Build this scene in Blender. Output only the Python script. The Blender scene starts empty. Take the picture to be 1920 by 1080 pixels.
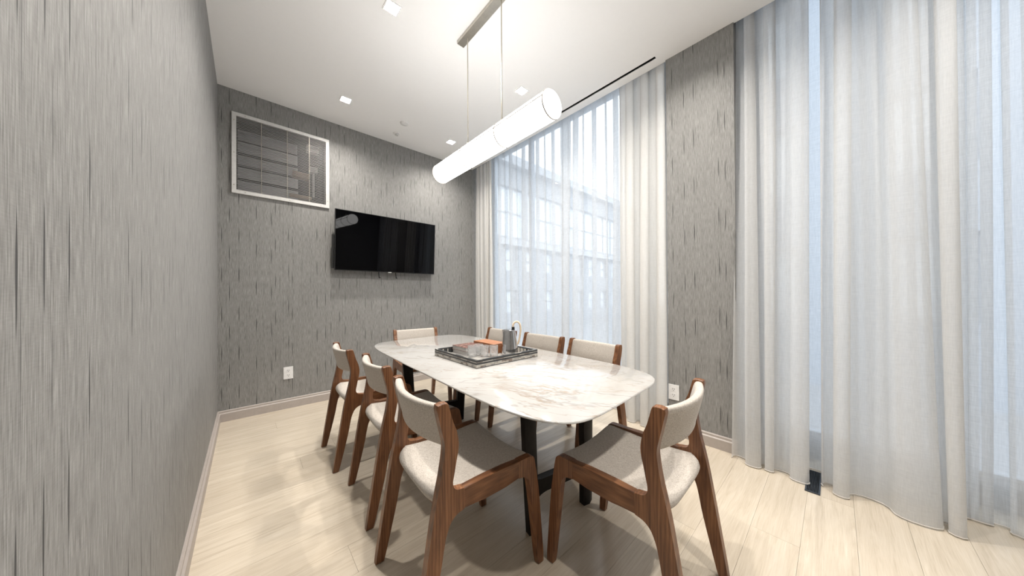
import bpy, bmesh, math, random
from mathutils import Vector
random.seed(7)
S = bpy.context.scene
COL = S.collection
PI = math.pi

# ------------------------------------------------------------------ camera, world, exposure
cam = bpy.data.cameras.new('camera')
cam.sensor_width = 36.0
cam.lens = 549.08 / 1920 * 36
cam.shift_y = (550.06 - 540) / 1920
cam.clip_start = 0.02
cam_o = bpy.data.objects.new('camera', cam)
COL.objects.link(cam_o)
YAW, PITCH, ROLL = 42.1630, 0.303, -0.344
def cam_axes():
    y, p, r = (math.radians(v) for v in (YAW, PITCH, ROLL))
    f = Vector((math.sin(y) * math.cos(p), math.cos(y) * math.cos(p), math.sin(p)))
    r0 = Vector((math.cos(y), -math.sin(y), 0)); u0 = r0.cross(f)
    return math.cos(r) * r0 + math.sin(r) * u0, -math.sin(r) * r0 + math.cos(r) * u0, f
from mathutils import Matrix
ax = cam_axes()
mw = Matrix((ax[0], ax[1], -ax[2])).transposed().to_4x4()
mw.translation = Vector((0, 0, 1.17))
cam_o.matrix_world = mw
S.camera = cam_o

world = bpy.data.worlds.new('overcast_sky')
S.world = world
world.use_nodes = True
wb = world.node_tree.nodes['Background']
wb.inputs['Color'].default_value = (0.88, 0.94, 1.0, 1)
SKY = 1.08
wb.inputs['Strength'].default_value = SKY

S.view_settings.view_transform = 'Standard'
S.view_settings.look = 'None'
S.view_settings.gamma = 1
S.view_settings.use_curve_mapping = False
S.view_settings.exposure = 1.4
PENDANT = 4.4        # radiance of the lamp's diffuser
DOWN_W = 10.0        # watts of each recessed light
S.cycles.max_bounces = 10
S.cycles.transparent_max_bounces = 16
S.cycles.sample_clamp_indirect = 6.0

# ------------------------------------------------------------------ dimensions
XL, XR, YB, YR, H = -0.203, 2.645, 3.861, -1.7, 3.16   # left wall, pier face, back wall, rear wall, ceiling
XP = 2.66            # ceiling edge at the curtain pocket
XW = 2.98            # plane of the window wall
PY0, PY1 = 0.487, 0.955   # the pier between the windows

# ------------------------------------------------------------------ node helpers
def new_mat(name):
    m = bpy.data.materials.new(name); m.use_nodes = True
    return m, m.node_tree, m.node_tree.nodes['Principled BSDF']
def N(t, typ, **kw):
    n = t.nodes.new(typ)
    for k, v in kw.items(): setattr(n, k, v)
    return n
def link(t, a, b): t.links.new(a, b)
def M(t, op, a, b=None, c=None, clamp=False):
    n = N(t, 'ShaderNodeMath', operation=op, use_clamp=clamp)
    for i, v in enumerate((a, b, c)):
        if v is None: continue
        if isinstance(v, (int, float)): n.inputs[i].default_value = v
        else: link(t, v, n.inputs[i])
    return n.outputs[0]
def ramp(t, fac, stops, interp='LINEAR'):
    n = N(t, 'ShaderNodeValToRGB'); n.color_ramp.interpolation = interp
    e = n.color_ramp.elements
    while len(e) < len(stops): e.new(0.5)
    for el, (p, c) in zip(e, stops):
        el.position = p; el.color = (*c, 1)
    link(t, fac, n.inputs[0]); return n.outputs[0]
def mix(t, fac, a, b, blend='MIX'):
    n = N(t, 'ShaderNodeMix', data_type='RGBA', blend_type=blend)
    if isinstance(fac, (int, float)): n.inputs[0].default_value = fac
    else: link(t, fac, n.inputs[0])
    for i, v in ((6, a), (7, b)):
        if isinstance(v, tuple): n.inputs[i].default_value = (*v, 1)
        else: link(t, v, n.inputs[i])
    return n.outputs[2]
def coords(t, kind='Object', scale=(1, 1, 1), loc=None):
    tc = N(t, 'ShaderNodeTexCoord'); mp = N(t, 'ShaderNodeMapping')
    mp.inputs['Scale'].default_value = scale
    link(t, tc.outputs[kind], mp.inputs[0]); return mp.outputs[0]
def noise(t, vec, scale=5, detail=4, rough=.55, dist=0.0):
    n = N(t, 'ShaderNodeTexNoise')
    n.inputs['Scale'].default_value = scale; n.inputs['Detail'].default_value = detail
    n.inputs['Roughness'].default_value = rough; n.inputs['Distortion'].default_value = dist
    if vec is not None: link(t, vec, n.inputs['Vector'])
    return n.outputs['Fac']
def bump(t, bsdf, h, strength=.3, dist=.002):
    n = N(t, 'ShaderNodeBump'); n.inputs['Strength'].default_value = strength; n.inputs['Distance'].default_value = dist
    link(t, h, n.inputs['Height']); link(t, n.outputs[0], bsdf.inputs['Normal'])
def plain(name, col, rough=.5, metal=0, spec=.5, grain=0.0):
    m, t, b = new_mat(name)
    b.inputs['Roughness'].default_value = rough; b.inputs['Metallic'].default_value = metal
    b.inputs['Specular IOR Level'].default_value = spec
    n = noise(t, coords(t), 40, 3)
    lo = tuple(c * (1 - .06 - grain) for c in col); hi = tuple(min(1, c * (1 + .04 + grain)) for c in col)
    link(t, ramp(t, n, [(0.3, lo), (0.7, hi)]), b.inputs['Base Color'])
    return m

# ------------------------------------------------------------------ materials
def mat_wallpaper():
    m, t, b = new_mat('woven_grey_wallpaper')
    g = N(t, 'ShaderNodeNewGeometry'); sx = N(t, 'ShaderNodeSeparateXYZ'); link(t, g.outputs['Position'], sx.inputs[0])
    u = M(t, 'ADD', sx.outputs[0], sx.outputs[1]); v = sx.outputs[2]
    def cv(a, sa, c, sc):
        n = N(t, 'ShaderNodeCombineXYZ'); link(t, M(t, 'MULTIPLY', a, sa), n.inputs[0]); link(t, M(t, 'MULTIPLY', c, sc), n.inputs[1]); return n.outputs[0]
    fine = noise(t, cv(u, 360, v, 16), 1, 3, .6)
    mid = noise(t, cv(u, 75, v, 2.2), 1, 3, .6)
    weft = noise(t, cv(u, 60, v, 420), 1, 1, .5)
    base = M(t, 'ADD', M(t, 'MULTIPLY', fine, .80), M(t, 'MULTIPLY', mid, .20))
    base = M(t, 'ADD', base, M(t, 'MULTIPLY', M(t, 'SUBTRACT', weft, .5), .10))
    col = ramp(t, base, [(.30, (.150, .148, .143)), (.50, (.252, .249, .241)), (.70, (.37, .366, .355))])
    # dark slub dashes: columns repeat up the wall
    def dashes(w, period, length, hw, seed, keep):
        uu = M(t, 'DIVIDE', M(t, 'ADD', u, 20 + seed), w); c = M(t, 'FLOOR', uu)
        r = N(t, 'ShaderNodeTexWhiteNoise', noise_dimensions='2D')
        cc = N(t, 'ShaderNodeCombineXYZ'); link(t, c, cc.inputs[0]); cc.inputs[1].default_value = seed * 3.7 + .5; link(t, cc.outputs[0], r.inputs['Vector'])
        rs = N(t, 'ShaderNodeSeparateColor'); link(t, r.outputs['Color'], rs.inputs[0])
        cen = M(t, 'ADD', M(t, 'MULTIPLY', rs.outputs[0], .7), .15)
        du = M(t, 'ABSOLUTE', M(t, 'MULTIPLY', M(t, 'SUBTRACT', M(t, 'FRACT', uu), cen), w))
        vv = M(t, 'FRACT', M(t, 'ADD', M(t, 'DIVIDE', v, period), rs.outputs[1]))
        dv = M(t, 'DIVIDE', M(t, 'ABSOLUTE', M(t, 'SUBTRACT', vv, .5)), length)
        wd = M(t, 'MULTIPLY', M(t, 'SUBTRACT', 1, M(t, 'MULTIPLY', dv, dv)), hw)
        mk = M(t, 'MULTIPLY', M(t, 'SUBTRACT', wd, du), 900, clamp=True)
        return M(t, 'MULTIPLY', mk, M(t, 'LESS_THAN', rs.outputs[2], keep))
    d1 = dashes(.070, .375, .24, .0031, 1, .8)
    d2 = dashes(.055, .375, .30, .0016, 2, .8)
    d3 = dashes(.031, .75, .49, .0011, 3, .7)
    k = M(t, 'ADD', M(t, 'ADD', M(t, 'MULTIPLY', d1, .88), M(t, 'MULTIPLY', d2, .58)), M(t, 'MULTIPLY', d3, .42), clamp=True)
    col = mix(t, k, col, (.035, .036, .038))
    link(t, col, b.inputs['Base Color']); b.inputs['Roughness'].default_value = .62
    b.inputs['Specular IOR Level'].default_value = .3
    bump(t, b, base, .25, .001)
    return m
def mat_walnut(name, axis):
    m, t, b = new_mat(name)
    sc = [30, 30, 30]; sc[axis] = 2.6
    vec = coords(t, 'Object', sc)
    n1 = noise(t, vec, 1.0, 4, .6, 1.6)
    w = N(t, 'ShaderNodeTexWave', wave_type='BANDS', bands_direction='X'); w.inputs['Scale'].default_value = .9
    w.inputs['Distortion'].default_value = 7; w.inputs['Detail'].default_value = 3; w.inputs['Detail Scale'].default_value = 1.2
    link(t, vec, w.inputs['Vector'])
    sc2 = [300, 300, 300]; sc2[axis] = 7
    f = noise(t, coords(t, 'Object', sc2), 1, 2)
    k = M(t, 'ADD', M(t, 'MULTIPLY', n1, .66), M(t, 'ADD', M(t, 'MULTIPLY', w.outputs['Fac'], .12), M(t, 'MULTIPLY', f, .22)))
    col = ramp(t, k, [(.26, (.056, .020, .008)), (.47, (.170, .068, .027)), (.72, (.32, .148, .064))])
    oi = N(t, 'ShaderNodeObjectInfo')
    col = mix(t, M(t, 'MULTIPLY', oi.outputs['Random'], .30), col, (.085, .033, .014))
    link(t, col, b.inputs['Base Color']); b.inputs['Roughness'].default_value = .38
    bump(t, b, f, .08, .001)
    return m
def mat_fabric(name, lo, mid, hi):
    m, t, b = new_mat(name)
    a = noise(t, coords(t, 'Object', (90, 620, 620)), 1, 2, .6); c = noise(t, coords(t, 'Object', (620, 90, 620)), 1, 2, .6)
    d = noise(t, coords(t, 'Object', (620, 620, 90)), 1, 2, .6)
    k = M(t, 'MULTIPLY', M(t, 'ADD', a, M(t, 'ADD', c, d)), .3333)
    link(t, ramp(t, k, [(.39, lo), (.49, mid), (.60, hi)]), b.inputs['Base Color'])
    b.inputs['Roughness'].default_value = .9; b.inputs['Specular IOR Level'].default_value = .15
    b.inputs['Sheen Weight'].default_value = .15
    bump(t, b, k, .35, .0012)
    return m
def mat_marble():
    m, t, b = new_mat('gold_veined_white_marble')
    tc = N(t, 'ShaderNodeTexCoord')
    mp = N(t, 'ShaderNodeMapping'); mp.inputs['Rotation'].default_value = (0, 0, math.radians(58)); link(t, tc.outputs['Object'], mp.inputs[0])
    w1 = N(t, 'ShaderNodeTexNoise'); w1.inputs['Scale'].default_value = 1.7; w1.inputs['Detail'].default_value = 5; link(t, mp.outputs[0], w1.inputs['Vector'])
    off = N(t, 'ShaderNodeVectorMath', operation='MULTIPLY_ADD'); link(t, w1.outputs['Color'], off.inputs[0])
    off.inputs[1].default_value = (.36, .36, .3); link(t, mp.outputs[0], off.inputs[2])
    def veins(scl, s, width, detail=5):
        mm = N(t, 'ShaderNodeMapping'); mm.inputs['Scale'].default_value = scl; mm.inputs['Location'].default_value = (s, s * .7, 0); link(t, off.outputs[0], mm.inputs[0])
        n = noise(t, mm.outputs[0], 1, detail, .55)
        d = M(t, 'ABSOLUTE', M(t, 'SUBTRACT', n, .5))
        return M(t, 'SUBTRACT', 1, M(t, 'DIVIDE', d, width), clamp=True)
    v1 = veins((1.3, 4.2, 1), 3.1, .015, 6); v2 = veins((3.0, 9.5, 1), 7.7, .017, 5); v3 = veins((1.1, 2.4, 1), 11.3, .009, 4)
    patch = noise(t, mp.outputs[0], 1.4, 3)
    pm = M(t, 'MULTIPLY', M(t, 'SUBTRACT', patch, .34), 4, clamp=True)
    cloud = noise(t, off.outputs[0], 2.4, 5)
    col = ramp(t, cloud, [(.3, (.37, .35, .322)), (.48, (.435, .427, .413)), (.7, (.465, .46, .45))])
    col = mix(t, M(t, 'MULTIPLY', M(t, 'MULTIPLY', v1, pm), .72), col, (.27, .205, .145))
    col = mix(t, M(t, 'MULTIPLY', M(t, 'MULTIPLY', v2, pm), .60), col, (.31, .24, .175))
    col = mix(t, M(t, 'MULTIPLY', v3, .55), col, (.26, .245, .225))
    link(t, col, b.inputs['Base Color'])
    b.inputs['Roughness'].default_value = .07; b.inputs['Specular IOR Level'].default_value = .5
    return m
def mat_plank():
    m, t, b = new_mat('pale_oak_plank')
    oi = N(t, 'ShaderNodeObjectInfo')
    g = N(t, 'ShaderNodeNewGeometry')
    sh = N(t, 'ShaderNodeVectorMath', operation='MULTIPLY_ADD')
    cx = N(t, 'ShaderNodeCombineXYZ'); link(t, oi.outputs['Random'], cx.inputs[0]); link(t, oi.outputs['Random'], cx.inputs[2])
    link(t, cx.outputs[0], sh.inputs[0]); sh.inputs[1].default_value = (37, 0, 19); link(t, g.outputs['Position'], sh.inputs[2])
    def mp(s):
        n = N(t, 'ShaderNodeMapping'); n.inputs['Scale'].default_value = s; link(t, sh.outputs[0], n.inputs[0]); return n.outputs[0]
    gr = noise(t, mp((2.0, 26, 3)), 1, 5, .6, 1.3); f = noise(t, mp((9, 260, 9)), 1, 2)
    k = M(t, 'ADD', M(t, 'MULTIPLY', gr, .65), M(t, 'MULTIPLY', f, .35))
    col = ramp(t, k, [(.30, (.50, .425, .33)), (.50, (.61, .535, .43)), (.70, (.69, .62, .52))])
    col = mix(t, M(t, 'MULTIPLY', oi.outputs['Random'], .38), col, (.47, .40, .315))
    link(t, col, b.inputs['Base Color'])
    b.inputs['Roughness'].default_value = .24; b.inputs['Specular IOR Level'].default_value = .5
    bump(t, b, k, .06, .001)
    return m
def mat_cloth(name, col, transp, transl, rough_bump=True):
    m, t, b = new_mat(name)
    t.nodes.remove(b)
    out = [n for n in t.nodes if n.type == 'OUTPUT_MATERIAL'][0]
    g = N(t, 'ShaderNodeNewGeometry')
    def mp(s):
        n = N(t, 'ShaderNodeMapping'); n.inputs['Scale'].default_value = s; link(t, g.outputs['Position'], n.inputs[0]); return n.outputs[0]
    a = noise(t, mp((240, 240, 14)), 1, 2); c = noise(t, mp((22, 22, 300)), 1, 2)
    k = M(t, 'ADD', M(t, 'MULTIPLY', a, .5), M(t, 'MULTIPLY', c, .5))
    cc = ramp(t, k, [(.36, tuple(v * .94 for v in col)), (.6, col)])
    d = N(t, 'ShaderNodeBsdfDiffuse'); tl = N(t, 'ShaderNodeBsdfTranslucent'); tr = N(t, 'ShaderNodeBsdfTransparent')
    link(t, cc, d.inputs[0]); link(t, cc, tl.inputs[0])
    m1 = N(t, 'ShaderNodeMixShader'); m1.inputs[0].default_value = transl; link(t, d.outputs[0], m1.inputs[1]); link(t, tl.outputs[0], m1.inputs[2])
    m2 = N(t, 'ShaderNodeMixShader')
    link(t, M(t, 'MULTIPLY_ADD', M(t, 'SUBTRACT', k, .5), -.35 * min(1, transp * 2), transp, clamp=True), m2.inputs[0])
    link(t, m1.outputs[0], m2.inputs[1]); link(t, tr.outputs[0], m2.inputs[2])
    link(t, m2.outputs[0], out.inputs[0])
    return m
def mat_glass(name, rough=0.0, tint=(1, 1, 1)):
    m, t, b = new_mat(name)
    b.inputs['Base Color'].default_value = (*tint, 1); b.inputs['Transmission Weight'].default_value = 1
    b.inputs['Roughness'].default_value = rough; b.inputs['IOR'].default_value = 1.47
    return m
def mat_pane():
    m, t, b = new_mat('clear_window_glass')
    t.nodes.remove(b)
    out = [n for n in t.nodes if n.type == 'OUTPUT_MATERIAL'][0]
    tr = N(t, 'ShaderNodeBsdfTransparent'); tr.inputs[0].default_value = (.95, .97, .98, 1)
    gl = N(t, 'ShaderNodeBsdfGlossy'); gl.inputs['Roughness'].default_value = .01
    f = N(t, 'ShaderNodeFresnel'); f.inputs[0].default_value = 1.45
    mx = N(t, 'ShaderNodeMixShader'); gb = N(t, 'ShaderNodeNewGeometry'); link(t, M(t, 'MULTIPLY', f.outputs[0], M(t, 'SUBTRACT', 1, gb.outputs['Backfacing'])), mx.inputs[0]); link(t, tr.outputs[0], mx.inputs[1]); link(t, gl.outputs[0], mx.inputs[2])
    link(t, mx.outputs[0], out.inputs[0]); return m
def mat_emit(name, col, s):
    m, t, b = new_mat(name)
    b.inputs['Base Color'].default_value = (.9, .9, .9, 1)
    b.inputs['Emission Color'].default_value = (*col, 1); b.inputs['Emission Strength'].default_value = s
    return m
def mat_book_cover():
    m, t, b = new_mat('printed_red_brown_cover')
    n = noise(t, coords(t, 'Object', (30, 55, 30)), 1, 3, .6, 1.5)
    link(t, ramp(t, n, [(.36, (.07, .04, .036)), (.50, (.15, .055, .042)), (.58, (.34, .24, .21)), (.66, (.18, .075, .058))]), b.inputs['Base Color'])
    b.inputs['Roughness'].default_value = .25
    return m
def mat_pages():
    m, t, b = new_mat('page_edges')
    n = noise(t, coords(t, 'Object', (6, 6, 700)), 1, 2, .6)
    link(t, ramp(t, n, [(.38, (.40, .39, .38)), (.55, (.62, .61, .60))]), b.inputs['Base Color']); b.inputs['Roughness'].default_value = .8
    return m
def mat_facade():
    m, t, b = new_mat('pale_brick_facade')
    br = N(t, 'ShaderNodeTexBrick'); br.inputs['Color1'].default_value = (.44, .45, .47, 1); br.inputs['Color2'].default_value = (.38, .39, .41, 1)
    br.inputs['Mortar'].default_value = (.52, .52, .54, 1); br.inputs['Scale'].default_value = 1.0
    br.inputs['Brick Width'].default_value = .4; br.inputs['Row Height'].default_value = .13; br.inputs['Mortar Size'].default_value = .012
    g = N(t, 'ShaderNodeNewGeometry'); s = N(t, 'ShaderNodeSeparateXYZ'); c = N(t, 'ShaderNodeCombineXYZ')
    link(t, g.outputs['Position'], s.inputs[0]); link(t, M(t, 'ADD', s.outputs[0], s.outputs[1]), c.inputs[0]); link(t, s.outputs[2], c.inputs[1]); link(t, c.outputs[0], br.inputs['Vector'])
    link(t, br.outputs['Color'], b.inputs['Base Color']); b.inputs['Roughness'].default_value = .9
    return m
WALLPAPER = mat_wallpaper()
WOOD_V = mat_walnut('walnut_upright', 2)
WOOD_X = mat_walnut('walnut_rail', 0)
WOOD_Y = mat_walnut('walnut_cross_rail', 1)
FABRIC = mat_fabric('oatmeal_woven_fabric', (.30, .262, .222), (.475, .432, .385), (.61, .57, .52))
MARBLE = mat_marble()
PLANK = mat_plank()
SUBFLOOR = plain('dark_subfloor', (.17, .14, .11), .9)
CEIL = plain('white_ceiling_paint', (.91, .91, .91), .85, spec=.2, grain=-.045)
BASEB = plain('greige_baseboard', (.43, .385, .355), .5, grain=-.01)
WHITE = plain('white_plastic', (.84, .84, .84), .35)
ALU = plain('light_grey_painted_metal', (.66, .655, .64), .45)
SLATM = plain('satin_grille_slat', (.36, .355, .345), .5, metal=.2)
DARK = plain('dark_void', (.010, .010, .010), .9, spec=.1)
DUCT = plain('galvanised_sheet', (.55, .56, .58), .4, metal=.3)
DUCT_TAN = plain('tan_insulation', (.42, .31, .22), .8)
BLACK = plain('black_plastic', (.008, .008, .008), .4)
SCREEN = plain('glossy_black_screen', (.0010, .0010, .0014), .03, spec=.13)
ESP = plain('black_stained_oak', (.011, .009, .008), .5, spec=.2, grain=.2)
FITTING = plain('nickel_silhouette_fitting', (.26, .235, .20), .5, spec=.2)  # nickel coloured dark to stand as a silhouette against the glowing tube
NICKEL = plain('brushed_nickel', (.55, .52, .46), .3, metal=1)
STEEL = plain('polished_steel', (.62, .62, .63), .12, metal=1)
RATTAN = plain('cream_leather_handle', (.74, .60, .44), .5)
TAN = plain('tan_leather', (.33, .135, .058), .42, grain=.08)
COVER = mat_book_cover(); PAGES = mat_pages()
COVER2 = plain('grey_book_cover', (.45, .44, .44), .4)
INLAY_D = plain('charcoal_inlay', (.045, .048, .05), .3)
INLAY_G = plain('grey_bone_inlay', (.36, .345, .32), .3, grain=.2)
INLAY_C = plain('cream_bone_inlay', (.52, .49, .44), .3, grain=.1)
INLAY_B = plain('brown_bone_inlay', (.24, .195, .165), .3, grain=.2)
GLASS = mat_glass('cut_crystal', .10)
GLASS.node_tree.nodes['Principled BSDF'].inputs['Transmission Weight'].default_value = .82
_t = GLASS.node_tree
_v = N(_t, 'ShaderNodeTexVoronoi'); _v.inputs['Scale'].default_value = 1
link(_t, coords(_t, 'Object', (110, 110, 70)), _v.inputs['Vector'])
bump(_t, _t.nodes['Principled BSDF'], _v.outputs['Distance'], .8, .004)
PANE = mat_pane()
SHEER = mat_cloth('white_sheer_voile', (.88, .89, .90), .40, .58)
LINEN = mat_cloth('off_white_linen', (.82, .805, .775), .05, .33)
LINEN_S = mat_cloth('semi_sheer_linen', (.85, .85, .845), .20, .48)
HEM = plain('linen_hem', (.62, .59, .55), .9)
FRAMEM = plain('white_window_frame', (.62, .64, .67), .4)
DIFF = mat_emit('lit_opal_acrylic', (1, .98, .955), PENDANT)
LENS = mat_emit('lit_downlight_lens', (1, .95, .88), 14.0)
FACADE = mat_facade()
BRICK_B = plain('blue_grey_brick', (.40, .44, .50), .9, grain=.1)
FAC_GLARE = plain('painted_sky_glare_glazing', (.78, .82, .86), .08, spec=.8)  # sky reflection in the facade panes painted as a pale colour
STONE = plain('pale_facade_stone', (.55, .56, .58), .8)
ASPHALT = plain('pale_pavement', (.36, .36, .37), .9)
GRILLE = plain('dark_register_metal', (.05, .06, .075), .4, metal=.3)

# ------------------------------------------------------------------ mesh helpers
class MB:
    def __init__(s): s.bm = bmesh.new()
    def face(s, vs, mat=0):
        try: f = s.bm.faces.new(vs); f.material_index = mat; return f
        except ValueError: return None
    def box(s, x0, x1, y0, y1, z0, z1, mat=0):
        v = [s.bm.verts.new(p) for p in ((x0, y0, z0), (x1, y0, z0), (x1, y1, z0), (x0, y1, z0), (x0, y0, z1), (x1, y0, z1), (x1, y1, z1), (x0, y1, z1))]
        for q in ((3, 2, 1, 0), (4, 5, 6, 7), (0, 1, 5, 4), (1, 2, 6, 5), (2, 3, 7, 6), (3, 0, 4, 7)): s.face([v[i] for i in q], mat)
        return s
    def loft(s, rings, closed=True, caps=True, mat=0):
        R = [[s.bm.verts.new(p) for p in r] for r in rings]
        n = len(R[0])
        for a, b in zip(R, R[1:]):
            for i in range(n if closed else n - 1):
                j = (i + 1) % n; s.face([a[i], a[j], b[j], b[i]], mat)
        if caps and closed: s.face(R[0][::-1], mat); s.face(R[-1], mat)
        return s
    def tube(s, path, r, n=10, mat=0, caps=True, flat=1.0):
        P = [Vector(p) for p in path]; rings = []
        up = Vector((0, 0, 1))
        for i, p in enumerate(P):
            d = (P[min(i + 1, len(P) - 1)] - P[max(i - 1, 0)]).normalized()
            if abs(d.dot(up)) > .98: up = Vector((1, 0, 0)) if abs(d.x) < .9 else Vector((0, 1, 0))
            a = d.cross(up).normalized(); b = a.cross(d).normalized(); up = b
            rr = r[i] if isinstance(r, (list, tuple)) else r
            rings.append([p + rr * (math.cos(2 * PI * k / n) * a + flat * math.sin(2 * PI * k / n) * b) for k in range(n)])
        return s.loft(rings, True, caps, mat)
    def lathe(s, prof, n=32, c=(0, 0, 0), mat=0, mod=None):
        rings = []
        for r, z in prof:
            rings.append([(c[0] + (r * (mod(k / n, z) if mod else 1)) * math.cos(2 * PI * k / n), c[1] + (r * (mod(k / n, z) if mod else 1)) * math.sin(2 * PI * k / n), c[2] + z) for k in range(n)])
        return s.loft(rings, True, True, mat)
    def prism(s, poly, fn, d0, d1, bev=0, skip=None, seg=2):
        """poly in 2D, fn(u,v,d)->xyz"""
        a = [s.bm.verts.new(fn(u, v, d0)) for u, v in poly]; b = [s.bm.verts.new(fn(u, v, d1)) for u, v in poly]
        n = len(poly); fa = s.face(a[::-1]); fb = s.face(b)
        for i in range(n): s.face([a[i], a[(i + 1) % n], b[(i + 1) % n], b[i]])
        if bev:
            E = []
            for i in range(n):
                j = (i + 1) % n
                if skip and skip(poly[i]) and skip(poly[j]): continue
                for r in (a, b):
                    e = s.bm.edges.get((r[i], r[j]))
                    if e: E.append(e)
            bmesh.ops.bevel(s.bm, geom=E, offset=bev, segments=seg, affect='EDGES', profile=.6, clamp_overlap=True)
        return s
    def bevel(s, off, seg=2, ang=40):
        E = [e for e in s.bm.edges if len(e.link_faces) == 2 and e.calc_face_angle(0) > math.radians(ang)]
        bmesh.ops.bevel(s.bm, geom=E, offset=off, segments=seg, affect='EDGES', profile=.5, clamp_overlap=True)
        return s
    def build(s, name, mats, parent=None, loc=None, sharp=35, fix=True):
        if fix: bmesh.ops.recalc_face_normals(s.bm, faces=s.bm.faces)
        me = bpy.data.meshes.new(name)
        for m in (mats if isinstance(mats, (list, tuple)) else [mats]): me.materials.append(m)
        s.bm.to_mesh(me); s.bm.free()
        for p in me.polygons: p.use_smooth = True
        me.set_sharp_from_angle(angle=math.radians(sharp))
        o = bpy.data.objects.new(name, me); COL.objects.link(o)
        if parent is not None: o.parent = parent
        if loc: o.location = loc
        return o
def thing(name, label, cat, loc=(0, 0, 0), rz=0, group=None):
    o = bpy.data.objects.new(name, None); COL.objects.link(o)
    o.location = loc; o.rotation_euler = (0, 0, rz); o.empty_display_size = .1
    o['label'] = label; o['category'] = cat
    if group: o['group'] = group
    return o
def tag(o, label, cat, group=None):
    o['label'] = label; o['category'] = cat
    if group: o['group'] = group
    return o
def struct(o): o['kind'] = 'structure'; return o
def copy_tree(o, parent=None):
    c = o.copy(); COL.objects.link(c)
    if parent is not None: c.parent = parent
    for ch in list(o.children): copy_tree(ch, c)
    return c
def smooth_line(pts, k=6):
    P = [pts[0]] + list(pts) + [pts[-1]]; out = []
    for i in range(1, len(P) - 2):
        p0, p1, p2, p3 = P[i - 1:i + 3]
        for j in range(k):
            t = j / k
            out.append(tuple(.5 * ((2 * b) + (-a + c) * t + (2 * a - 5 * b + 4 * c - d) * t * t + (-a + 3 * b - 3 * c + d) * t ** 3) for a, b, c, d in zip(p0, p1, p2, p3)))
    out.append(tuple(pts[-1])); return out
def grid_slab(us, vs, filled, d0, d1, fn, mb):
    """slab cut on a grid; filled(u,v) says whether a cell is solid"""
    nu, nv = len(us) - 1, len(vs) - 1
    F = [[filled((us[i] + us[i + 1]) / 2, (vs[j] + vs[j + 1]) / 2) for j in range(nv)] for i in range(nu)]
    V = {}
    def vt(i, j, k):
        if (i, j, k) not in V: V[(i, j, k)] = mb.bm.verts.new(fn(us[i], vs[j], (d0, d1)[k]))
        return V[(i, j, k)]
    for i in range(nu):
        for j in range(nv):
            if not F[i][j]: continue
            mb.face([vt(i, j, 0), vt(i, j + 1, 0), vt(i + 1, j + 1, 0), vt(i + 1, j, 0)]); mb.face([vt(i, j, 1), vt(i + 1, j, 1), vt(i + 1, j + 1, 1), vt(i, j + 1, 1)])
            for di, dj, a, b in ((-1, 0, (i, j), (i, j + 1)), (1, 0, (i + 1, j), (i + 1, j + 1)), (0, -1, (i, j), (i + 1, j)), (0, 1, (i, j + 1), (i + 1, j + 1))):
                ii, jj = i + di, j + dj
                if 0 <= ii < nu and 0 <= jj < nv and F[ii][jj]: continue
                mb.face([vt(*a, 0), vt(*b, 0), vt(*b, 1), vt(*a, 1)])
    return mb
def cuts(lo, hi, holes, k):
    s = {lo, hi}
    for h in holes: s.update((h[k], h[k + 1]))
    return sorted(v for v in s if lo <= v <= hi)
def slab(u0, u1, v0, v1, holes, d0, d1, fn, mb=None):
    mb = mb or MB()
    inside = lambda u, v: not any(h[0] < u < h[1] and h[2] < v < h[3] for h in holes)
    return grid_slab(cuts(u0, u1, holes, 0), cuts(v0, v1, holes, 2), inside, d0, d1, fn, mb)

# ------------------------------------------------------------------ setting: floor, ceiling, walls
floor = struct(MB().box(XL - .1, XW + .12, YR - .1, YB + .1, -.10, -.014).build('floor', SUBFLOOR))
PW = .178; y = YB - .004; row = 0; rp = random.Random(3)
while y > YR:
    y1 = max(y - PW, YR); x = XL - rp.uniform(0, 1.5)
    while x < XW:
        x2 = x + rp.uniform(1.5, 2.1)
        a, b = max(x, XL), min(x2, XW)
        if b - a > .03:
            MB().box(a + .0004, b - .0004, y1 + .0004, y - .0004, -.014, 0).bevel(.0008, 1).build('plank', PLANK, floor)
        x = x2
    y = y1; row += 1

DL = [(.745, 3.318), (1.965, 3.334), (1.987, 2.037), (.745, 2.04), (.745, .75), (1.98, .75), (.745, -.54), (1.98, -.54)]
SLOT = (2.535, 2.565, 1.0, 3.02)
HOLES = [(x - .043, x + .043, y - .043, y + .043) for x, y in DL] + [SLOT]
flat = lambda u, v, d: (u, v, d)
mb = slab(XL - .1, XP, YR - .1, YB + .1, HOLES, H, H + .10, flat)
struct(mb.build('ceiling', CEIL))
struct(MB().box(XP, XW + .12, YR - .1, YB + .1, H + .34, H + .40).box(XP - .02, XP, YR - .1, YB + .1, H + .10, H + .40).build('trim_1', CEIL))   # lid of the curtain pocket
# back wall with the opening behind the grille
VX0, VX1, VZ0, VZ1 = -.106, .694, 2.163, 2.940
back = slab(XL - .1, XW + .12, -.10, H + .40, [(VX0 + .03, VX1 - .03, VZ0 + .03, VZ1 - .03)], YB, YB + .1, lambda u, v, d: (u, d, v))
struct(back.build('wall_back', WALLPAPER))
struct(MB().box(XL - .1, XL, YR - .1, YB, -.10, H).build('wall_left', WALLPAPER))
struct(MB().box(XL, XW + .12, YR - .1, YR, -.10, H + .4).build('wall_rear', WALLPAPER))
WIN1 = (1.05, 3.80, .12, 3.44); WIN2 = (-1.35, .40, .12, 3.44)
wr = slab(YR, YB, -.10, H + .40, [WIN1, WIN2], XW, XW + .12, lambda u, v, d: (d, u, v))
wr.box(XR, XW, PY0, PY1, -.01, H + .10)
struct(wr.build('wall_right', WALLPAPER))

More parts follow.
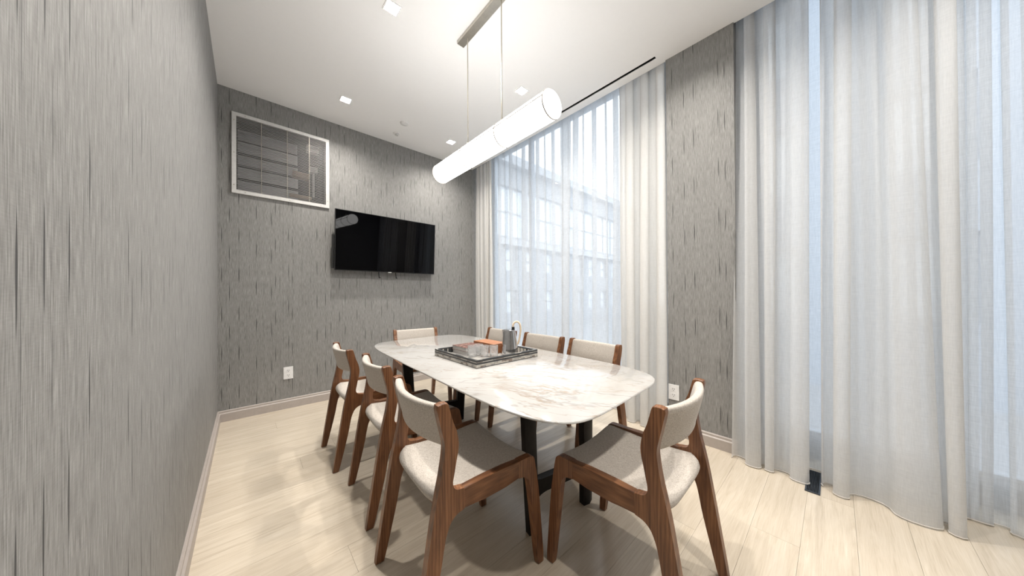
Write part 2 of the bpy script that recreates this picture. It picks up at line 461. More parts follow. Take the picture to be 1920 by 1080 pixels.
# baseboards: stepped profile swept along each wall
def baseboard(name, fn, L0, L1):
    prof = [(0, 0), (.020, 0), (.020, .074), (.011, .082), (.011, .096), (.006, .102), (0, .102)]
    m = MB(); m.loft([[fn(d, h, L0) for d, h in prof], [fn(d, h, L1) for d, h in prof]])
    return struct(m.build(name, BASEB))
baseboard('baseboard_back', lambda d, h, l: (l, YB - d, h), XL, XR)
baseboard('baseboard_left', lambda d, h, l: (XL + d, l, h), YR, YB)
baseboard('baseboard_right', lambda d, h, l: (XR - d, l, h), PY0, PY1)

# windows
def window(name, W):
    y0, y1, z0, z1 = W
    m = MB(); f = .06
    m.box(XW + .03, XW + .09, y0, y0 + f, z0, z1); m.box(XW + .03, XW + .09, y1 - f, y1, z0, z1)
    m.box(XW + .03, XW + .09, y0 + f, y1 - f, z0, z0 + f); m.box(XW + .03, XW + .09, y0 + f, y1 - f, z1 - f, z1)
    w = struct(m.build(name, FRAMEM))
    mids = [y0 + (y1 - y0) * k for k in ((.68,) if y1 - y0 > 2 else (.5,))]
    for c in mids: MB().box(XW + .03, XW + .09, c - .03, c + .03, z0 + f, z1 - f).build('mullion', FRAMEM, w)
    ys = [y0 + f] + [c for c in mids] + [y1 - f]
    for i in range(len(ys) - 1):
        MB().box(XW + .056, XW + .060, ys[i] + (.03 if i else 0), ys[i + 1] - (.03 if i < len(ys) - 2 else 0), z0 + f, z1 - f).build('pane', PANE, w)
window('window_1', WIN1); window('window_2', WIN2)

# ------------------------------------------------------------------ ceiling fittings
DLAB = ['square recessed downlight above the wall grille, nearest the left wall', 'square recessed downlight by the far end of the pendant, left of the curtain pocket',
        'square recessed downlight just above the near end of the pendant', 'square recessed downlight in the ceiling above the left row of chairs',
        'square recessed downlight over the near left end of the table', 'square recessed downlight over the near right end of the table',
        'square recessed downlight at the rear left of the ceiling', 'square recessed downlight at the rear right of the ceiling']
for i, ((x, y), lb) in enumerate(zip(DL, DLAB)):
    t = thing('downlight', lb, 'downlight', (x, y, H), 0, 'square recessed downlights')
    m = MB(); a, b = .050, .041
    for q in ((-a, a, -a, -b), (-a, a, b, a), (-a, -b, -b, b), (b, a, -b, b)): m.box(*q, -.004, .0)
    m.build('trim_frame', CEIL, t)
    MB().box(-.043, .043, -.043, .043, .030, .036).build('lens', LENS, t)
    m = MB()
    for q in ((-.043, .043, -.043, -.041), (-.043, .043, .041, .043), (-.043, -.041, -.041, .041), (.041, .043, -.041, .041)): m.box(*q, 0, .05)
    m.build('can', WHITE, t)
    L = bpy.data.lights.new('downlight_lamp', 'AREA'); L.shape = 'SQUARE'; L.size = .07; L.energy = DOWN_W; L.color = (1, .945, .875); L.spread = math.radians(165)
    lo = bpy.data.objects.new('lamp', L); COL.objects.link(lo); lo.parent = t; lo.location = (0, 0, .026)
t = thing('slot_diffuser', 'long black linear air slot in the ceiling beside the curtain pocket', 'air vent', (0, 0, 0))
m = MB(); m.box(SLOT[0], SLOT[1], SLOT[2], SLOT[3], H + .09, H + .098); m.box(SLOT[0] - .002, SLOT[0], SLOT[2], SLOT[3], H + .005, H + .09); m.box(SLOT[1], SLOT[1] + .002, SLOT[2], SLOT[3], H + .005, H + .09); m.build('plenum', DARK, t)
m = MB(); m.box(2.548, 2.552, SLOT[2], SLOT[3], H + .02, H + .06); m.build('blade', BLACK, t)
m = MB(); m.lathe([(.0, -.012), (.040, -.012), (.046, -.008), (.048, 0)], 32)
tag(m.build('ceiling_cover_disc', WHITE, None, (1.352, 3.326, H)), 'flat round white cover plate on the ceiling, right of the sprinkler', 'cover plate')
t = thing('sprinkler', 'small white round sprinkler head on the ceiling near the back wall', 'sprinkler', (1.365, 3.60, H))
MB().lathe([(.0, -.006), (.036, -.006), (.042, 0)], 32).build('escutcheon', WHITE, t)
m = MB(); m.lathe([(.0, -.026), (.018, -.026), (.018, -.022), (.009, -.018), (.009, -.006)], 20); m.build('head', ALU, t)

# ------------------------------------------------------------------ return-air grille
t = thing('wall_grille', 'large light grey framed air grille with thin horizontal slats on the back wall', 'air grille', (0, 0, 0))
yF = YB; fw = .032
m = MB()
for q in ((VX0, VX1, VZ1 - fw, VZ1), (VX0, VX1, VZ0, VZ0 + fw), (VX0, VX0 + fw, VZ0 + fw, VZ1 - fw), (VX1 - fw, VX1, VZ0 + fw, VZ1 - fw)): m.box(q[0], q[1], yF - .018, yF, q[2], q[3])
fr = m.build('frame', ALU, t)
for sx, sz in [(VX0 + .016, VZ0 + k * (VZ1 - VZ0)) for k in (.10, .5, .9)] + [(VX1 - .016, VZ0 + k * (VZ1 - VZ0)) for k in (.10, .5, .9)] + [(VX0 + k * (VX1 - VX0), z) for k in (.12, .55, .9) for z in (VZ0 + .016, VZ1 - .016)]:
    MB().tube([(sx, yF - .0205, sz), (sx, yF - .018, sz)], .005, 8).build('screw', NICKEL, fr)
ns = 49; z0, z1 = VZ0 + fw, VZ1 - fw; base = None
for k in range(ns):
    z = z0 + (k + .5) / ns * (z1 - z0)
    if base is None:
        base = MB().box(VX0 + fw, VX1 - fw, yF - .010, yF + .003, -.0020, .0020).build('slat', SLATM, t); base.location = (0, 0, z)
    else:
        c = base.copy(); COL.objects.link(c); c.location = (0, 0, z)
for k in (.25, .53, .79):
    x = VX0 + fw + k * (VX1 - VX0 - 2 * fw)
    MB().box(x - .002, x + .002, yF - .016, yF - .012, z0, z1).build('cross_rod', NICKEL, t)
m = MB(); bx0, bx1, bz0, bz1, by = VX0 + .03, VX1 - .03, VZ0 + .03, VZ1 - .03, YB + .42
m.box(bx0, bx1, by, by + .01, bz0, bz1); m.box(bx0 - .01, bx0, YB + .1, by, bz0, bz1); m.box(bx1, bx1 + .01, YB + .1, by, bz0, bz1)
m.box(bx0, bx1, YB + .1, by, bz0 - .01, bz0); m.box(bx0, bx1, YB + .1, by, bz1, bz1 + .01)
m.build('plenum', DARK, t)
for k in range(5):
    z = bz0 + .04 + k * .135
    MB().box(bx0 + .01, bx0 + .50, YB + .13 + .02 * k, YB + .15 + .02 * k, z, z + .10).build('duct_panel', DUCT, t)
for q in ((bx0 + .42, bx0 + .62, YB + .10, YB + .2, bz0 + .06, bz0 + .10), (bx0 + .45, bx0 + .60, YB + .12, YB + .2, bz0 + .30, bz0 + .36)): MB().box(*q).build('insulation', DUCT_TAN, t)
m = MB(); m.box(bx1 - .14, bx1 - .06, YB + .11, YB + .16, bz0 + .38, bz0 + .44); m.build('junction_box', ALU, t); MB().box(bx1 - .16, bx1 - .05, YB + .12, YB + .2, bz1 - .10, bz1 - .03).build('junction_box', ALU, t); MB().tube([(bx1 - .10, YB + .13, bz0 + .38), (bx1 - .10, YB + .13, bz0 + .1)], .012).build('conduit', ALU, t)

# ------------------------------------------------------------------ television
t = thing('television', 'black flat screen television mounted on the grey back wall', 'television', (1.338, YB - .108, 1.805), 0)
t.rotation_euler = (math.radians(3.4), 0, 0)
w2, h2 = .608, .344
MB().box(-w2, w2, 0, .022, -h2, h2).bevel(.003, 2).build('bezel', BLACK, t)
MB().box(-w2 + .006, w2 - .006, -.0012, .001, -h2 + .010, h2 - .006).build('screen', SCREEN, t)
MB().box(-w2 - .020, w2 - .006, .022, .058, -h2 + .02, .055).bevel(.012, 2).build('rear_housing', BLACK, t)
MB().box(-.02, .02, -.003, .001, -h2 - .004, -h2 + .004).build('sensor', ALU, t)
m = MB(); m.box(-.20, .20, .058, .092, -.16, .14); m.build('wall_bracket', BLACK, t)
for sx in (-.118, .092):
    m = MB(); m.tube([(sx, .05, -h2 + .03), (sx, .045, -h2 - .02), (sx + .006, .042, -h2 - .075)], .006, 8); m.tube([(sx + .006, .042, -h2 - .06), (sx + .022, .042, -h2 - .072)], .004, 8)
    m.build('release_strap', BLACK, t)

# ------------------------------------------------------------------ sockets
def outlet(loc, rz, label):
    t = thing('power_outlet', label, 'outlet', loc, rz, 'white wall outlets')
    MB().box(-.040, .040, -.007, 0, -.0625, .0625).bevel(.003, 2).build('cover_plate', WHITE, t)
    for s in (-1, 1):
        f = MB().box(-.017, .017, -.009, -.006, s * .024 - .0185, s * .024 + .0185).bevel(.003, 2).build('socket', WHITE, t)
        m = MB(); c = s * .024
        m.box(-.0085, -.0060, -.0096, -.0088, c - .001, c + .009); m.box(.0055, .0080, -.0096, -.0088, c - .001, c + .009); m.tube([(0, -.0096, c - .009), (0, -.0088, c - .009)], .003, 10)
        m.build('slots', BLACK, f)
outlet((.322, YB, .367), 0, 'white duplex outlet on the back wall left of the chairs')
outlet((XR, .912, .35), PI / 2 * -1, 'white duplex outlet on the wall pier between the curtains')

# ------------------------------------------------------------------ pendant lamp
PX, PA, PB, PZ, PR = 1.25, 1.045, 2.292, 2.222, .078
t = thing('pendant_lamp', 'long white glowing tube pendant with nickel rings hanging over the table', 'pendant lamp', (PX, (PA + PB) / 2, PZ))
Lh = (PB - PA) / 2; seg = 2 * Lh / 3
for k in range(3):
    a = -Lh + k * seg + .003; b = a + seg - .006
    m = MB(); n = 48
    m.loft([[(r * math.cos(2 * PI * i / n), yy, r * math.sin(2 * PI * i / n)) for i in range(n)] for r, yy in ((PR - .003, a), (PR, a + .003), (PR, b - .003), (PR - .003, b))], True, True)
    m.build('diffuser', DIFF, t)
for s in (-1, 1):
    m = MB(); n = 48; yy = s * Lh
    m.loft([[(r * math.cos(2 * PI * i / n), yy + s * d, r * math.sin(2 * PI * i / n)) for i in range(n)] for r, d in ((PR - .001, -.002), (PR - .001, .006), (PR - .006, .012))], True, True)
    m.build('end_cap', DIFF, t)
for k in range(4):
    yy = -Lh + k * seg
    m = MB(); n = 48
    m.loft([[(r * math.cos(2 * PI * i / n), yy + d, r * math.sin(2 * PI * i / n)) for i in range(n)] for r, d in ((PR - .002, -.0032), (PR + .0026, -.0032), (PR + .0026, .0032), (PR - .002, .0032))], True, False)
    rg = m.build('ring', FITTING, t)
    for s in (-1, 1):
        for dy in (-.014, .014):
            if abs(yy + dy) > Lh: continue
            for dz in (-.012, .012): MB().tube([(s * (PR - .003), yy + dy, .018 + dz), (s * (PR + .002), yy + dy, .018 + dz)], .0028, 8).build('screw', FITTING, rg)
for s in (-1, 1): MB().tube([(s * (PR + .0005), -Lh, .018), (s * (PR + .0005), Lh, .018)], .0030, 8).build('seam_rod', FITTING, t)
for s in (-1, 1):
    MB().tube([(0, s * .20, PR + .032), (0, s * .20, H - PZ - .02)], .0042, 10).build('hanging_rod', NICKEL, t)
    m = MB(); m.tube([(0, s * .20, PR), (0, s * .20, PR + .035)], .007, 10); m.tube([(-.010, s * .20, PR + .028), (.010, s * .20, PR + .028)], .004, 8); m.build('rod_bracket', NICKEL, t)
MB().box(-.03, .03, -.30, .30, H - PZ - .025, H - PZ).bevel(.004, 2).build('ceiling_canopy', NICKEL, t)

# ------------------------------------------------------------------ curtains
def curtain(name, label, mat, s_from, s_to, xt, xb, at, ab, folds, seed, cat='curtain', bend=None, z0=.012, z1=H + .30, hook=.30):
    """folded cloth hanging from the track; path runs in y from s_from to s_to, folds are uneven"""
    r = random.Random(seed)
    ph = [0]
    for k in range(folds): ph.append(ph[-1] + r.uniform(.55, 1.5))
    ph = [p / ph[-1] for p in ph]; amp = [r.uniform(.55, 1.15) for _ in ph]
    lean = [r.uniform(-1, 1) for _ in ph]
    per = 14; nz = 26
    t = thing(name, label, cat, (0, 0, 0), 0)
    cols = []
    for k in range(folds):
        for j in range(per):
            cols.append((ph[k] + (ph[k + 1] - ph[k]) * j / per, k + j / per))
    cols.append((1.0, folds))
    rows = []
    for i in range(nz + 1):
        q = i / nz; row = []                # q 0 bottom, 1 top
        z = z0 + (z1 - z0) * q
        dn = (1 - q)
        for s, k in cols:
            kk = min(int(k), folds - 1); f = k - kk
            A = (at + (ab - at) * dn ** 1.3) * (amp[kk] * (1 - f) + amp[kk + 1] * f)
            w = math.sin(2 * PI * f)
            wob = .012 * dn * math.sin(5 * q + lean[kk] * 6)
            x = xt + (xb - xt) * dn ** 1.5 + A * w + wob
            y = s_from + (s_to - s_from) * s - hook * (s_to - s_from) / folds * .5 * math.sin(4 * PI * f) + dn ** 1.2 * .05 * (lean[kk] * (1 - f) + lean[kk + 1] * f)
            if bend: y += bend(s, q)
            row.append((x, y, z))
        rows.append(row)
    m = MB(); m.loft(rows, False, False)
    m.build('drape', mat, t, sharp=180, fix=False)
    m = MB(); m.tube([(p[0], p[1], z0 - .004) for p in rows[0]], .0032, 6); m.build('hem', HEM, t)
    m = MB(); m.box(xt - .012, xt + .012, min(s_from, s_to) - .01, max(s_from, s_to) + .01, z1, z1 + .02); m.build('track', WHITE, t)
    return t
curtain('sheer_curtain', 'wide white sheer curtain across the main window behind the right chairs', SHEER, 3.72, 1.12, 2.82, 2.81, .036, .044, 11, 5, hook=.42)
curtain('linen_curtain', 'narrow gathered off-white linen curtain in the far corner by the back wall', LINEN, 3.825, 3.43, 2.705, 2.70, .026, .030, 5, 12, hook=.3)
curtain('linen_curtain', 'gathered off-white linen curtain left of the wall pier with the outlet', LINEN, 1.405, .985, 2.705, 2.625, .026, .055, 3, 23, hook=.25)
curtain('linen_curtain', 'semi-sheer linen curtain right of the wall pier, falling to the floor', LINEN_S, .478, .10, 2.70, 2.555, .028, .06, 3, 31, hook=.25)
curtain('sheer_curtain', 'bluish sheer curtain over the second window at the right edge', SHEER, .42, -1.30, 2.83, 2.76, .030, .04, 13, 44, hook=.42)
curtain('linen_curtain', 'pale linen curtain in front of the second window, rightmost of all', LINEN_S, .045, -.42, 2.70, 2.56, .03, .06, 3, 57, hook=.25)

t = thing('floor_register', 'small dark floor register with thin slats under the right curtain', 'floor vent', (2.60, .10, 0))
m = MB()
for q in ((-.15, .15, -.032, -.026), (-.15, .15, .026, .032), (-.15, -.144, -.026, .026), (.144, .15, -.026, .026)): m.box(*q, 0, .007)
m.build('frame', GRILLE, t); MB().box(-.144, .144, -.026, .026, 0, .001).build('well', DARK, t)
for k in range(9): MB().box(-.144, .144, -.024 + k * .006 - .001, -.024 + k * .006 + .001, .001, .006).build('slat', GRILLE, t)

# ------------------------------------------------------------------ dining table
TC = Vector((1.2154, 1.6927)); TM = ((.4891, .046), (.0204, 1.1229)); TN = 6.0
def rim(th, k=1.0):
    c, s = math.cos(th), math.sin(th)
    a = math.copysign(abs(c) ** (2 / TN), c) * k; b = math.copysign(abs(s) ** (2 / TN), s) * k
    return (TM[0][0] * a + TM[0][1] * b, TM[1][0] * a + TM[1][1] * b)
t = thing('dining_table', 'long rounded marble dining table with gold veins on black slab legs', 'table', (TC.x, TC.y, 0))
m = MB(); n = 160
# even arc spacing around the rim
th = []
pts = [rim(2 * PI * i / 4000) for i in range(4000)]
acc = [0]
for i in range(4000): acc.append(acc[-1] + math.dist(pts[i], pts[(i + 1) % 4000]))
j = 0
for i in range(n):
    while acc[j + 1] < acc[-1] * i / n: j += 1
    th.append(2 * PI * j / 4000)
rings = []
for k, z in ((.945, .7255), (.980, .7320), (.998, .7372), (1.0, .7395), (.9988, .7434), (.9955, .7450)):
    rings.append([(*rim(a, k), z) for a in th])
m.loft(rings, True, True); m.build('tabletop', MARBLE, t, sharp=50)
# slab legs: tapered, faceted, leaning a little inwards
LEGS = {'nl': (1.035, 1.035), 'nr': (1.43, .955), 'fl': (1.01, 2.47), 'fr': (1.50, 2.36)}
def leg(px, py, inx, iny, wx, wy):
    m = MB(); rings = []
    for z, k, ins in ((0, .86, 1), (.25, .92, .6), (.725, 1.0, 0)):
        cx, cy = px - TC.x + inx * ins, py - TC.y + iny * ins; a, b = wx / 2 * k, wy / 2 * k
        rings.append([(cx - a, cy - b * .55, z), (cx, cy - b, z), (cx + a, cy - b * .55, z), (cx + a * .8, cy + b, z), (cx - a * .8, cy + b, z)])
    m.loft(rings); return m.bevel(.003, 2, 25).build('leg', ESP, t)
leg(*LEGS['nl'], .015, -.02, .082, .05); leg(*LEGS['nr'], -.01, .0, .088, .055)
leg(*LEGS['fl'], .05, -.01, .085, .055); leg(*LEGS['fr'], -.02, .02, .088, .055)
def stretcher(a, b, dz=0):
    A = Vector((a[0], a[1], 0)); B = Vector((b[0], b[1], 0)); d = (B - A); L = d.length; d.normalize(); nrm = Vector((-d.y, d.x, 0))
    top = [(0, .30)] + smooth_line([(.0, .275), (.02, .255), (.06, .245)], 4) + smooth_line([(L - .06, .245), (L - .02, .255), (L, .275)], 4)[:] + [(L, .30)]
    bot = smooth_line([(L, .08), (L - .012, .13), (L - .04, .165), (L - .09, .178)], 4) + smooth_line([(.09, .178), (.04, .165), (.012, .13), (0, .08)], 4)
    def fn(u, v, w): p = A + d * u + nrm * w - Vector((TC.x, TC.y, 0)); return (p.x, p.y, v + dz)
    m = MB(); m.prism(top + bot, fn, -.020, .020, .004); return m.build('stretcher', ESP, t)
stretcher((LEGS['nl'][0] + .01, LEGS['nl'][1] - .01), LEGS['nr']); stretcher((LEGS['fl'][0] + .04, LEGS['fl'][1] + .01), LEGS['fr'], -.05)
m = MB(); m.box(-.30, .30, -.80, .80, .716, .7255); m.build('underframe', ESP, t)

# ------------------------------------------------------------------ dining chairs
# side view (x forward, z up), measured once and cut into rear leg, side rail and front leg
RB = smooth_line([(-.240, .795), (-.226, .73), (-.211, .662), (-.213, .617), (-.223, .557), (-.236, .50), (-.252, .42), (-.272, .30), (-.319, .002)], 5)
RF = smooth_line([(-.196, .797), (-.180, .737), (-.165, .697), (-.158, .66), (-.159, .628), (-.167, .59), (-.175, .55), (-.180, .522), (-.176, .503), (-.163, .491), (-.135, .486)], 5)
RU = smooth_line([(-.135, .412), (-.165, .406), (-.188, .388), (-.204, .355), (-.214, .315), (-.232, .22), (-.284, .002)], 5)
FB = smooth_line([(.118, .416), (.145, .412), (.164, .402), (.175, .384), (.183, .345), (.190, .295), (.228, .002)], 5)
FF = smooth_line([(.118, .486), (.178, .486), (.196, .482), (.205, .470), (.212, .44), (.222, .384), (.235, .285), (.260, .002)], 5)
def side(u0, u1):
    return lambda u, v, d: (u, d, v)
def chair_proto():
    t = thing('dining_chair', '', 'chair', (0, 0, 0), 0, 'walnut dining chairs around the marble table')
    xz = lambda u, v, d: (u, d, v)
    for s in (1, -1):
        y0, y1 = s * .207, s * .238
        rear = RF + RU + RB[::-1][:-1] + [(-.236, .799), (-.218, .803), (-.200, .801)]
        m = MB(); m.prism(rear, xz, y0, y1, .006, lambda p: abs(p[0] + .135) < 1e-4, 3); m.build('rear_leg', WOOD_V, t)
        rail = [(-.135, .486), (-.05, .4875), (.05, .4875), (.118, .486), (.118, .416), (.05, .411), (-.05, .409), (-.135, .412)]
        m = MB(); m.prism(rail, xz, y0, y1, .006, lambda p: abs(p[0] + .135) < 1e-4 or abs(p[0] - .118) < 1e-4, 3); m.build('side_rail', WOOD_X, t)
        front = FF + FB[::-1]
        m = MB(); m.prism(front, xz, y0, y1, .006, lambda p: abs(p[0] - .118) < 1e-4, 3); m.build('front_leg', WOOD_V, t)
    # cross rails, the front one dished like the seat
    def cross(name, xc, w, zt, zb, dip):
        m = MB(); rings = []
        for i in range(13):
            yy = -.209 + .418 * i / 12; k = 1 - (yy / .209) ** 2
            a, b = xc - w / 2, xc + w / 2; zz = zt - dip * k
            rings.append([(a, yy, zb), (b, yy, zb), (b, yy, zz - .006), (b - .006, yy, zz), (a + .006, yy, zz), (a, yy, zz - .006)])
        m.loft(rings); return m.build(name, WOOD_Y, t)
    cross('front_rail', .180, .020, .462, .418, .018)
    cross('rear_rail', -.195, .024, .445, .40, .0)
    # seat: dished slab with a rounded rear edge
    m = MB(); rings = []; ny = 22
    for i in range(ny + 1):
        yy = -.2065 + .413 * i / ny; q = abs(yy) / .2065
        dish = .021 * (1 - q * q); xr = -.238 + .030 * q ** 7; e = .006 * q ** 10
        top = [(.204, .470), (.202, .479), (.195, .485), (.180, .487), (.12, .483), (.04, .477), (-.05, .475), (-.13, .479), (-.19, .484)]
        ring = [(x, yy, z - dish - e) for x, z in top]
        for k in range(1, 8):
            a = PI / 2 + PI * k / 8
            ring.append((xr + .03 + .030 * math.cos(a), yy, .456 + (.027 - e) * math.sin(a) - dish * (1 + math.sin(a)) / 2))
        ring += [(x, yy, .430 - dish * .3 + e) for x in (-.19, -.05, .10)] + [(.165, yy, .448 - dish), (.200, yy, .458 - dish)]
        rings.append(ring)
    m.loft(rings); m.build('seat', FABRIC, t, sharp=60)
    # backrest: padded band bowed backwards between the posts
    m = MB(); rings = []; ny = 24
    for i in range(ny + 1):
        yy = -.2075 + .415 * i / ny; k = 1 - (yy / .2075) ** 2
        ring = []
        zc, hh, th2 = .718, .076, .0175
        for j in range(20):
            a = 2 * PI * j / 20; ca, sa = math.cos(a), math.sin(a)
            dz = hh * math.copysign(abs(sa) ** .28, sa); dx = th2 * math.copysign(abs(ca) ** .6, ca)
            z = zc + dz - .004 * k
            xc = -.187 - (z - .66) * .25 if z > .66 else -.187 - (.66 - z) * .06
            ring.append((xc - .040 * k + dx, yy, z))
        rings.append(ring)
    m.loft(rings); m.build('backrest', FABRIC, t, sharp=60)
    return t
CH = [('c1', .741, 2.455, -1.1, 'walnut chair with oatmeal seat, farthest of the three along the left side'),
      ('c2', .768, 1.789, -3.16, 'walnut chair with oatmeal seat, middle of the three along the left side'),
      ('c3', .720, 1.120, -2.97, 'walnut chair with oatmeal seat at the near left corner of the table'),
      ('c8', 1.224, .611, 91.24, 'walnut chair with oatmeal seat at the near end of the table, facing the television'),
      ('c4', 1.841, 2.455, 176.3, 'walnut chair by the sheer curtain, farthest of three, partly behind the pitcher'),
      ('c5', 1.831, 1.832, 178.65, 'walnut chair by the sheer curtain, middle of the three just right of the pitcher'),
      ('c6', 1.821, 1.309, 173.95, 'walnut chair by the sheer curtain, nearest of three, before the gathered linen'),
      ('c7', 1.375, 2.951, -97.9, 'walnut chair at the far end of the table against the back wall below the television')]
proto = chair_proto()
for i, (_, x, y, a, lb) in enumerate(CH):
    o = proto if i == 0 else copy_tree(proto)
    o.location = (x, y, 0); o.rotation_euler = (0, 0, math.radians(a)); o['label'] = lb

# ------------------------------------------------------------------ tray and what stands in it
TZ = .7455
TX0, TX1, TY0, TY1 = .982, 1.492, 1.388, 1.900
t = thing('serving_tray', 'square bone-inlay serving tray with dark striped rim on the marble table', 'tray', ((TX0 + TX1) / 2, (TY0 + TY1) / 2, TZ), math.radians(-.5))
hx, hy, th, hh = (TX1 - TX0) / 2, (TY1 - TY0) / 2, .016, .047
MB().box(-hx + th, hx - th, -hy + th, hy - th, 0, .008).build('base_panel', INLAY_G, t)
def wall_frame(z0, z1, o, i, name, mat):
    m = MB()
    m.box(-hx - o, hx + o, -hy - o, -hy + th - i, z0, z1); m.box(-hx - o, hx + o, hy - th + i, hy + o, z0, z1)
    m.box(-hx - o, -hx + th - i, -hy + th - i, hy - th + i, z0, z1); m.box(hx - th + i, hx + o, -hy + th - i, hy - th + i, z0, z1)
    return m.build(name, mat, t)
wall_frame(0, .003, 0, 0, 'bottom_band', INLAY_D)
wall_frame(.003, .040, -.0022, .002, 'wall', INLAY_G)
wall_frame(.021, .031, 0, .001, 'dark_band', INLAY_D)
wall_frame(.0355, .039, 0, .001, 'dark_line', INLAY_D)
wall_frame(.040, .047, .0, 0, 'rim', INLAY_D)
rt = random.Random(9); m = MB()
def tiles(L, fn, z0, z1, step):
    u = -L
    while u < L - .002:
        w = min(rt.uniform(*step), L - u); mat = rt.choices((0, 1, 2), (5, 4, 2))[0]
        fn(u + .0004, u + w - .0004, z0, z1, mat); u += w
for z0, z1, st in ((.0034, .0120, (.018, .04)), (.0124, .0206, (.02, .045)), (.0314, .0352, (.02, .05))):
    tiles(hx, lambda a, b, p, q, k: m.box(a, b, -hy - .0004, -hy + .004, p, q, k), z0, z1, st)
    tiles(hx, lambda a, b, p, q, k: m.box(a, b, hy - .004, hy + .0004, p, q, k), z0, z1, st)
    tiles(hy, lambda a, b, p, q, k: m.box(-hx - .0004, -hx + .004, a, b, p, q, k), z0, z1, st)
    tiles(hy, lambda a, b, p, q, k: m.box(hx - .004, hx + .0004, a, b, p, q, k), z0, z1, st)
tiles(hy - th, lambda a, b, p, q, k: m.box(hx - th - .0006, hx - th + .004, a, b, p, q, (0, 3, 1)[k]), .009, .039, (.006, .012))
tiles(hx - th, lambda a, b, p, q, k: m.box(a, b, hy - th - .0006, hy - th + .004, p, q, (0, 3, 1)[k]), .009, .039, (.006, .012))
tiles(hx, lambda a, b, p, q, k: m.box(a, b, -hy + .003, -hy + .011, p, q, (3, 1, 0)[k]), .0468, .0476, (.03, .06))
tiles(hy, lambda a, b, p, q, k: m.box(-hx + .003, -hx + .011, a, b, p, q, (3, 1, 0)[k]), .0468, .0476, (.03, .06))
o = m.build('inlay_tiles', [INLAY_C, INLAY_G, INLAY_B, INLAY_D], t); o['kind'] = 'stuff'
BZ = TZ + .0085
def book(name, label, x0, x1, y0, y1, z0, z1, cov, rz=0):
    cx, cy = (x0 + x1) / 2, (y0 + y1) / 2
    t = thing(name, label, 'book', (cx, cy, z0), math.radians(rz), 'stacked books in the tray')
    w, l, h = (x1 - x0) / 2, (y1 - y0) / 2, z1 - z0
    MB().box(-w, w, -l, l, 0, .002).box(-w, w, -l, l, h - .002, h).box(w - .002, w, -l, l, .002, h - .002).build('cover', cov, t)
    MB().box(-w + .003, w - .002, -l + .003, l - .003, .002, h - .002).build('page_block', PAGES, t)
book('book', 'thick grey book at the bottom of the stack in the tray', 1.112, 1.282, 1.702, 1.880, BZ, BZ + .026, COVER2)
book('book', 'book with red-brown printed cover on top of the stack in the tray', 1.110, 1.280, 1.703, 1.880, BZ + .0265, BZ + .054, COVER, .6)
t = thing('leather_box', 'tan leather box standing in the tray between books and pitcher', 'box', (1.352, 1.743, BZ))
MB().box(-.060, .060, -.122, .122, 0, .045).bevel(.003, 2).build('body', TAN, t)
MB().box(-.0615, .0615, -.1235, .1235, .046, .067).bevel(.003, 2).build('lid', TAN, t)
GL = [('cut crystal tumbler at the near left of the tray', 1.130, 1.653), ('cut crystal tumbler in the middle of the front row in the tray', 1.194, 1.600),
      ('cut crystal tumbler nearest the steel pitcher', 1.240, 1.558), ('cut crystal tumbler behind the front row beside the books', 1.196, 1.668)]
def tumbler():
    t = thing('tumbler', '', 'glass', (0, 0, 0), 0, 'crystal tumblers in the tray')
    n = 48; R = .0365
    cutf = lambda u, z: 1 - (.030 * abs(math.sin(PI * 12 * u)) * (1 if .006 < z < .048 else 0))
    prof = [(.030, 0), (.0345, .003), (.0355, .012), (.036, .024), (.0362, .036), (.0365, .047), (.0365, .060), (.0368, .082), (.0355, .0835), (.0342, .082), (.0338, .05), (.0325, .018), (.028, .014)]
    MB().lathe(prof, n, mod=cutf).build('bowl', GLASS, t)
    return t
g0 = tumbler()
for i, (lb, x, y) in enumerate(GL):
    o = g0 if i == 0 else copy_tree(g0)
    o.location = (x, y, BZ); o.scale = (.82, .82, .90); o.rotation_euler = (0, 0, i * .37); o['label'] = lb
t = thing('pitcher', 'tapered polished steel pitcher with cream loop handle in the tray', 'pitcher', (1.376, 1.549, BZ), math.radians(-40))
def lip(u, z):
    d = min(abs(u - .5), 1 - abs(u - .5))
    return 1 + (.32 * math.exp(-(d / .07) ** 2) * max(0, (z - .135) / .035))
MB().lathe([(.056, 0), (.0612, .003), (.0618, .010), (.0590, .04), (.0540, .08), (.0485, .12), (.0445, .145), (.0415, .160), (.0395, .170), (.0385, .171), (.0385, .165), (.046, .12), (.055, .03), (.05, .012)], 48, mod=lip).build('body', STEEL, t)
MB().lathe([(.0, .160), (.036, .160), (.038, .167), (.030, .171), (.0, .173)], 32).build('lid', STEEL, t)
MB().box(.016, .036, -.010, .010, .168, .190).bevel(.003, 2).build('hinge', BLACK, t)
hp = smooth_line([(.026, 0, .188), (.027, 0, .207), (.040, 0, .224), (.060, 0, .225), (.075, 0, .205), (.079, 0, .168), (.074, 0, .125), (.066, 0, .090), (.057, 0, .066)], 5)
MB().tube(hp, .0075, 10, flat=.9).build('handle', RATTAN, t)

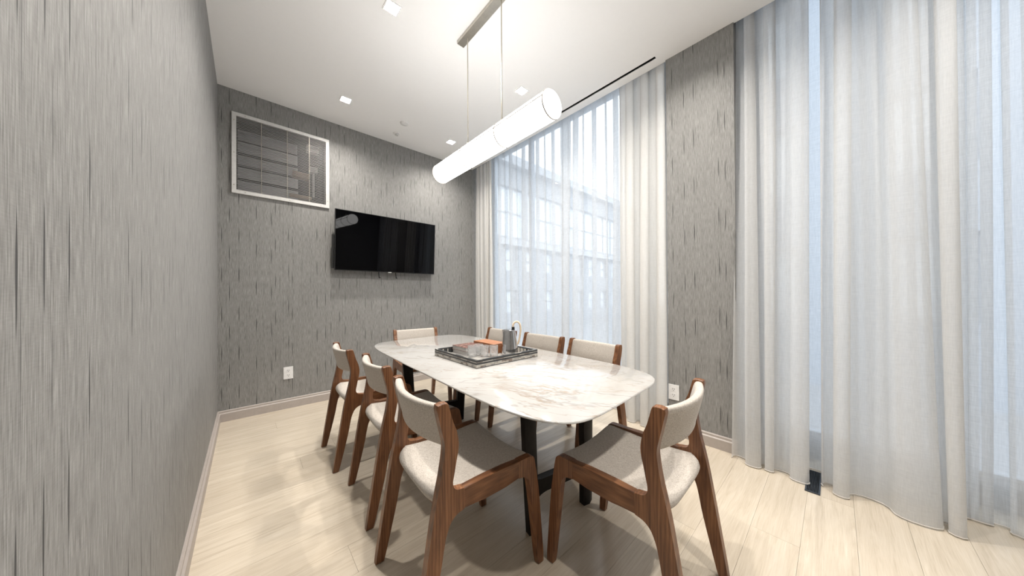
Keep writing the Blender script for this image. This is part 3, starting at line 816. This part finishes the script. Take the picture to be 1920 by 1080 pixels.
# ------------------------------------------------------------------ outside the windows
struct(MB().box(XW + .2, 60, -30, 40, -1.2, -1.0).build('ground', ASPHALT))
t = thing('street_building', 'pale brick building with windows painted pale with sky reflection, plus an added neighbouring building, seen through the sheer curtain', 'building', (0, 0, 0))
FY = 15.0; fx0, fx1 = 5.0, 34.0
holes = []
for r in range(2):
    for c in range(13): holes.append((7 + c * 2.0, 7 + c * 2.0 + 1.05, -.1 + r * 2.9, 1.5 + r * 2.9))
for c in range(6): holes.append((6.0 + c * 4.6, 6.0 + c * 4.6 + 4.2, 5.2, 8.6))
w = slab(fx0, fx1, -1.0, 10.0, holes, FY, FY + .4, lambda u, v, d: (u, d, v)); w.build('wall', FACADE, t)
for h in holes:
    if h[2] < 5:
        wd = MB(); f = .08
        wd.box(h[0], h[1], FY + .15, FY + .25, h[2], h[2] + f); wd.box(h[0], h[1], FY + .15, FY + .25, h[3] - f, h[3]); wd.box(h[0], h[0] + f, FY + .15, FY + .25, h[2] + f, h[3] - f); wd.box(h[1] - f, h[1], FY + .15, FY + .25, h[2] + f, h[3] - f)
        wd.box(h[0] + f, h[1] - f, FY + .15, FY + .25, (h[2] + h[3]) / 2 - .03, (h[2] + h[3]) / 2 + .03)
        wo = wd.build('window', STONE, t)
    else:
        wd = MB()
        for k in range(1, 3): wd.box(h[0] + k * 1.4 - .05, h[0] + k * 1.4 + .05, FY + .15, FY + .25, h[2], h[3])
        wd.box(h[0], h[1], FY + .15, FY + .25, (h[2] + h[3]) / 2 - .04, (h[2] + h[3]) / 2 + .04)
        wo = wd.build('window', STONE, t)
    MB().box(h[0], h[1], FY + .26, FY + .30, h[2], h[3]).build('pane', FAC_GLARE, wo)
MB().box(fx0, fx1, FY - .35, FY, 4.55, 4.95).build('cornice', STONE, t)
MB().box(fx0 - .2, fx1 + .2, FY - .5, FY + .4, 10.0, 10.6).build('parapet', STONE, t)

# separate neighbouring building, added opposite the second window to block its bright sky
bh_ = [(-9 + c * 2.4, -9 + c * 2.4 + 1.1, .6 + r * 3.0, 2.3 + r * 3.0) for r in range(3) for c in range(5)]
w = slab(-11, 3.7, -1.0, 11.0, bh_, 10.0, 10.4, lambda u, v, d: (d, u, v)); w.build('wall', BRICK_B, t)
for a, b, c, d in bh_:
    m = MB(); f = .07
    for q in ((a, b, c, c + f), (a, b, d - f, d), (a, a + f, c + f, d - f), (b - f, b, c + f, d - f)): m.box(10.15, 10.22, *q)
    wo = m.build('window', STONE, t); MB().box(10.23, 10.26, a, b, c, d).build('pane', FAC_GLARE, wo)
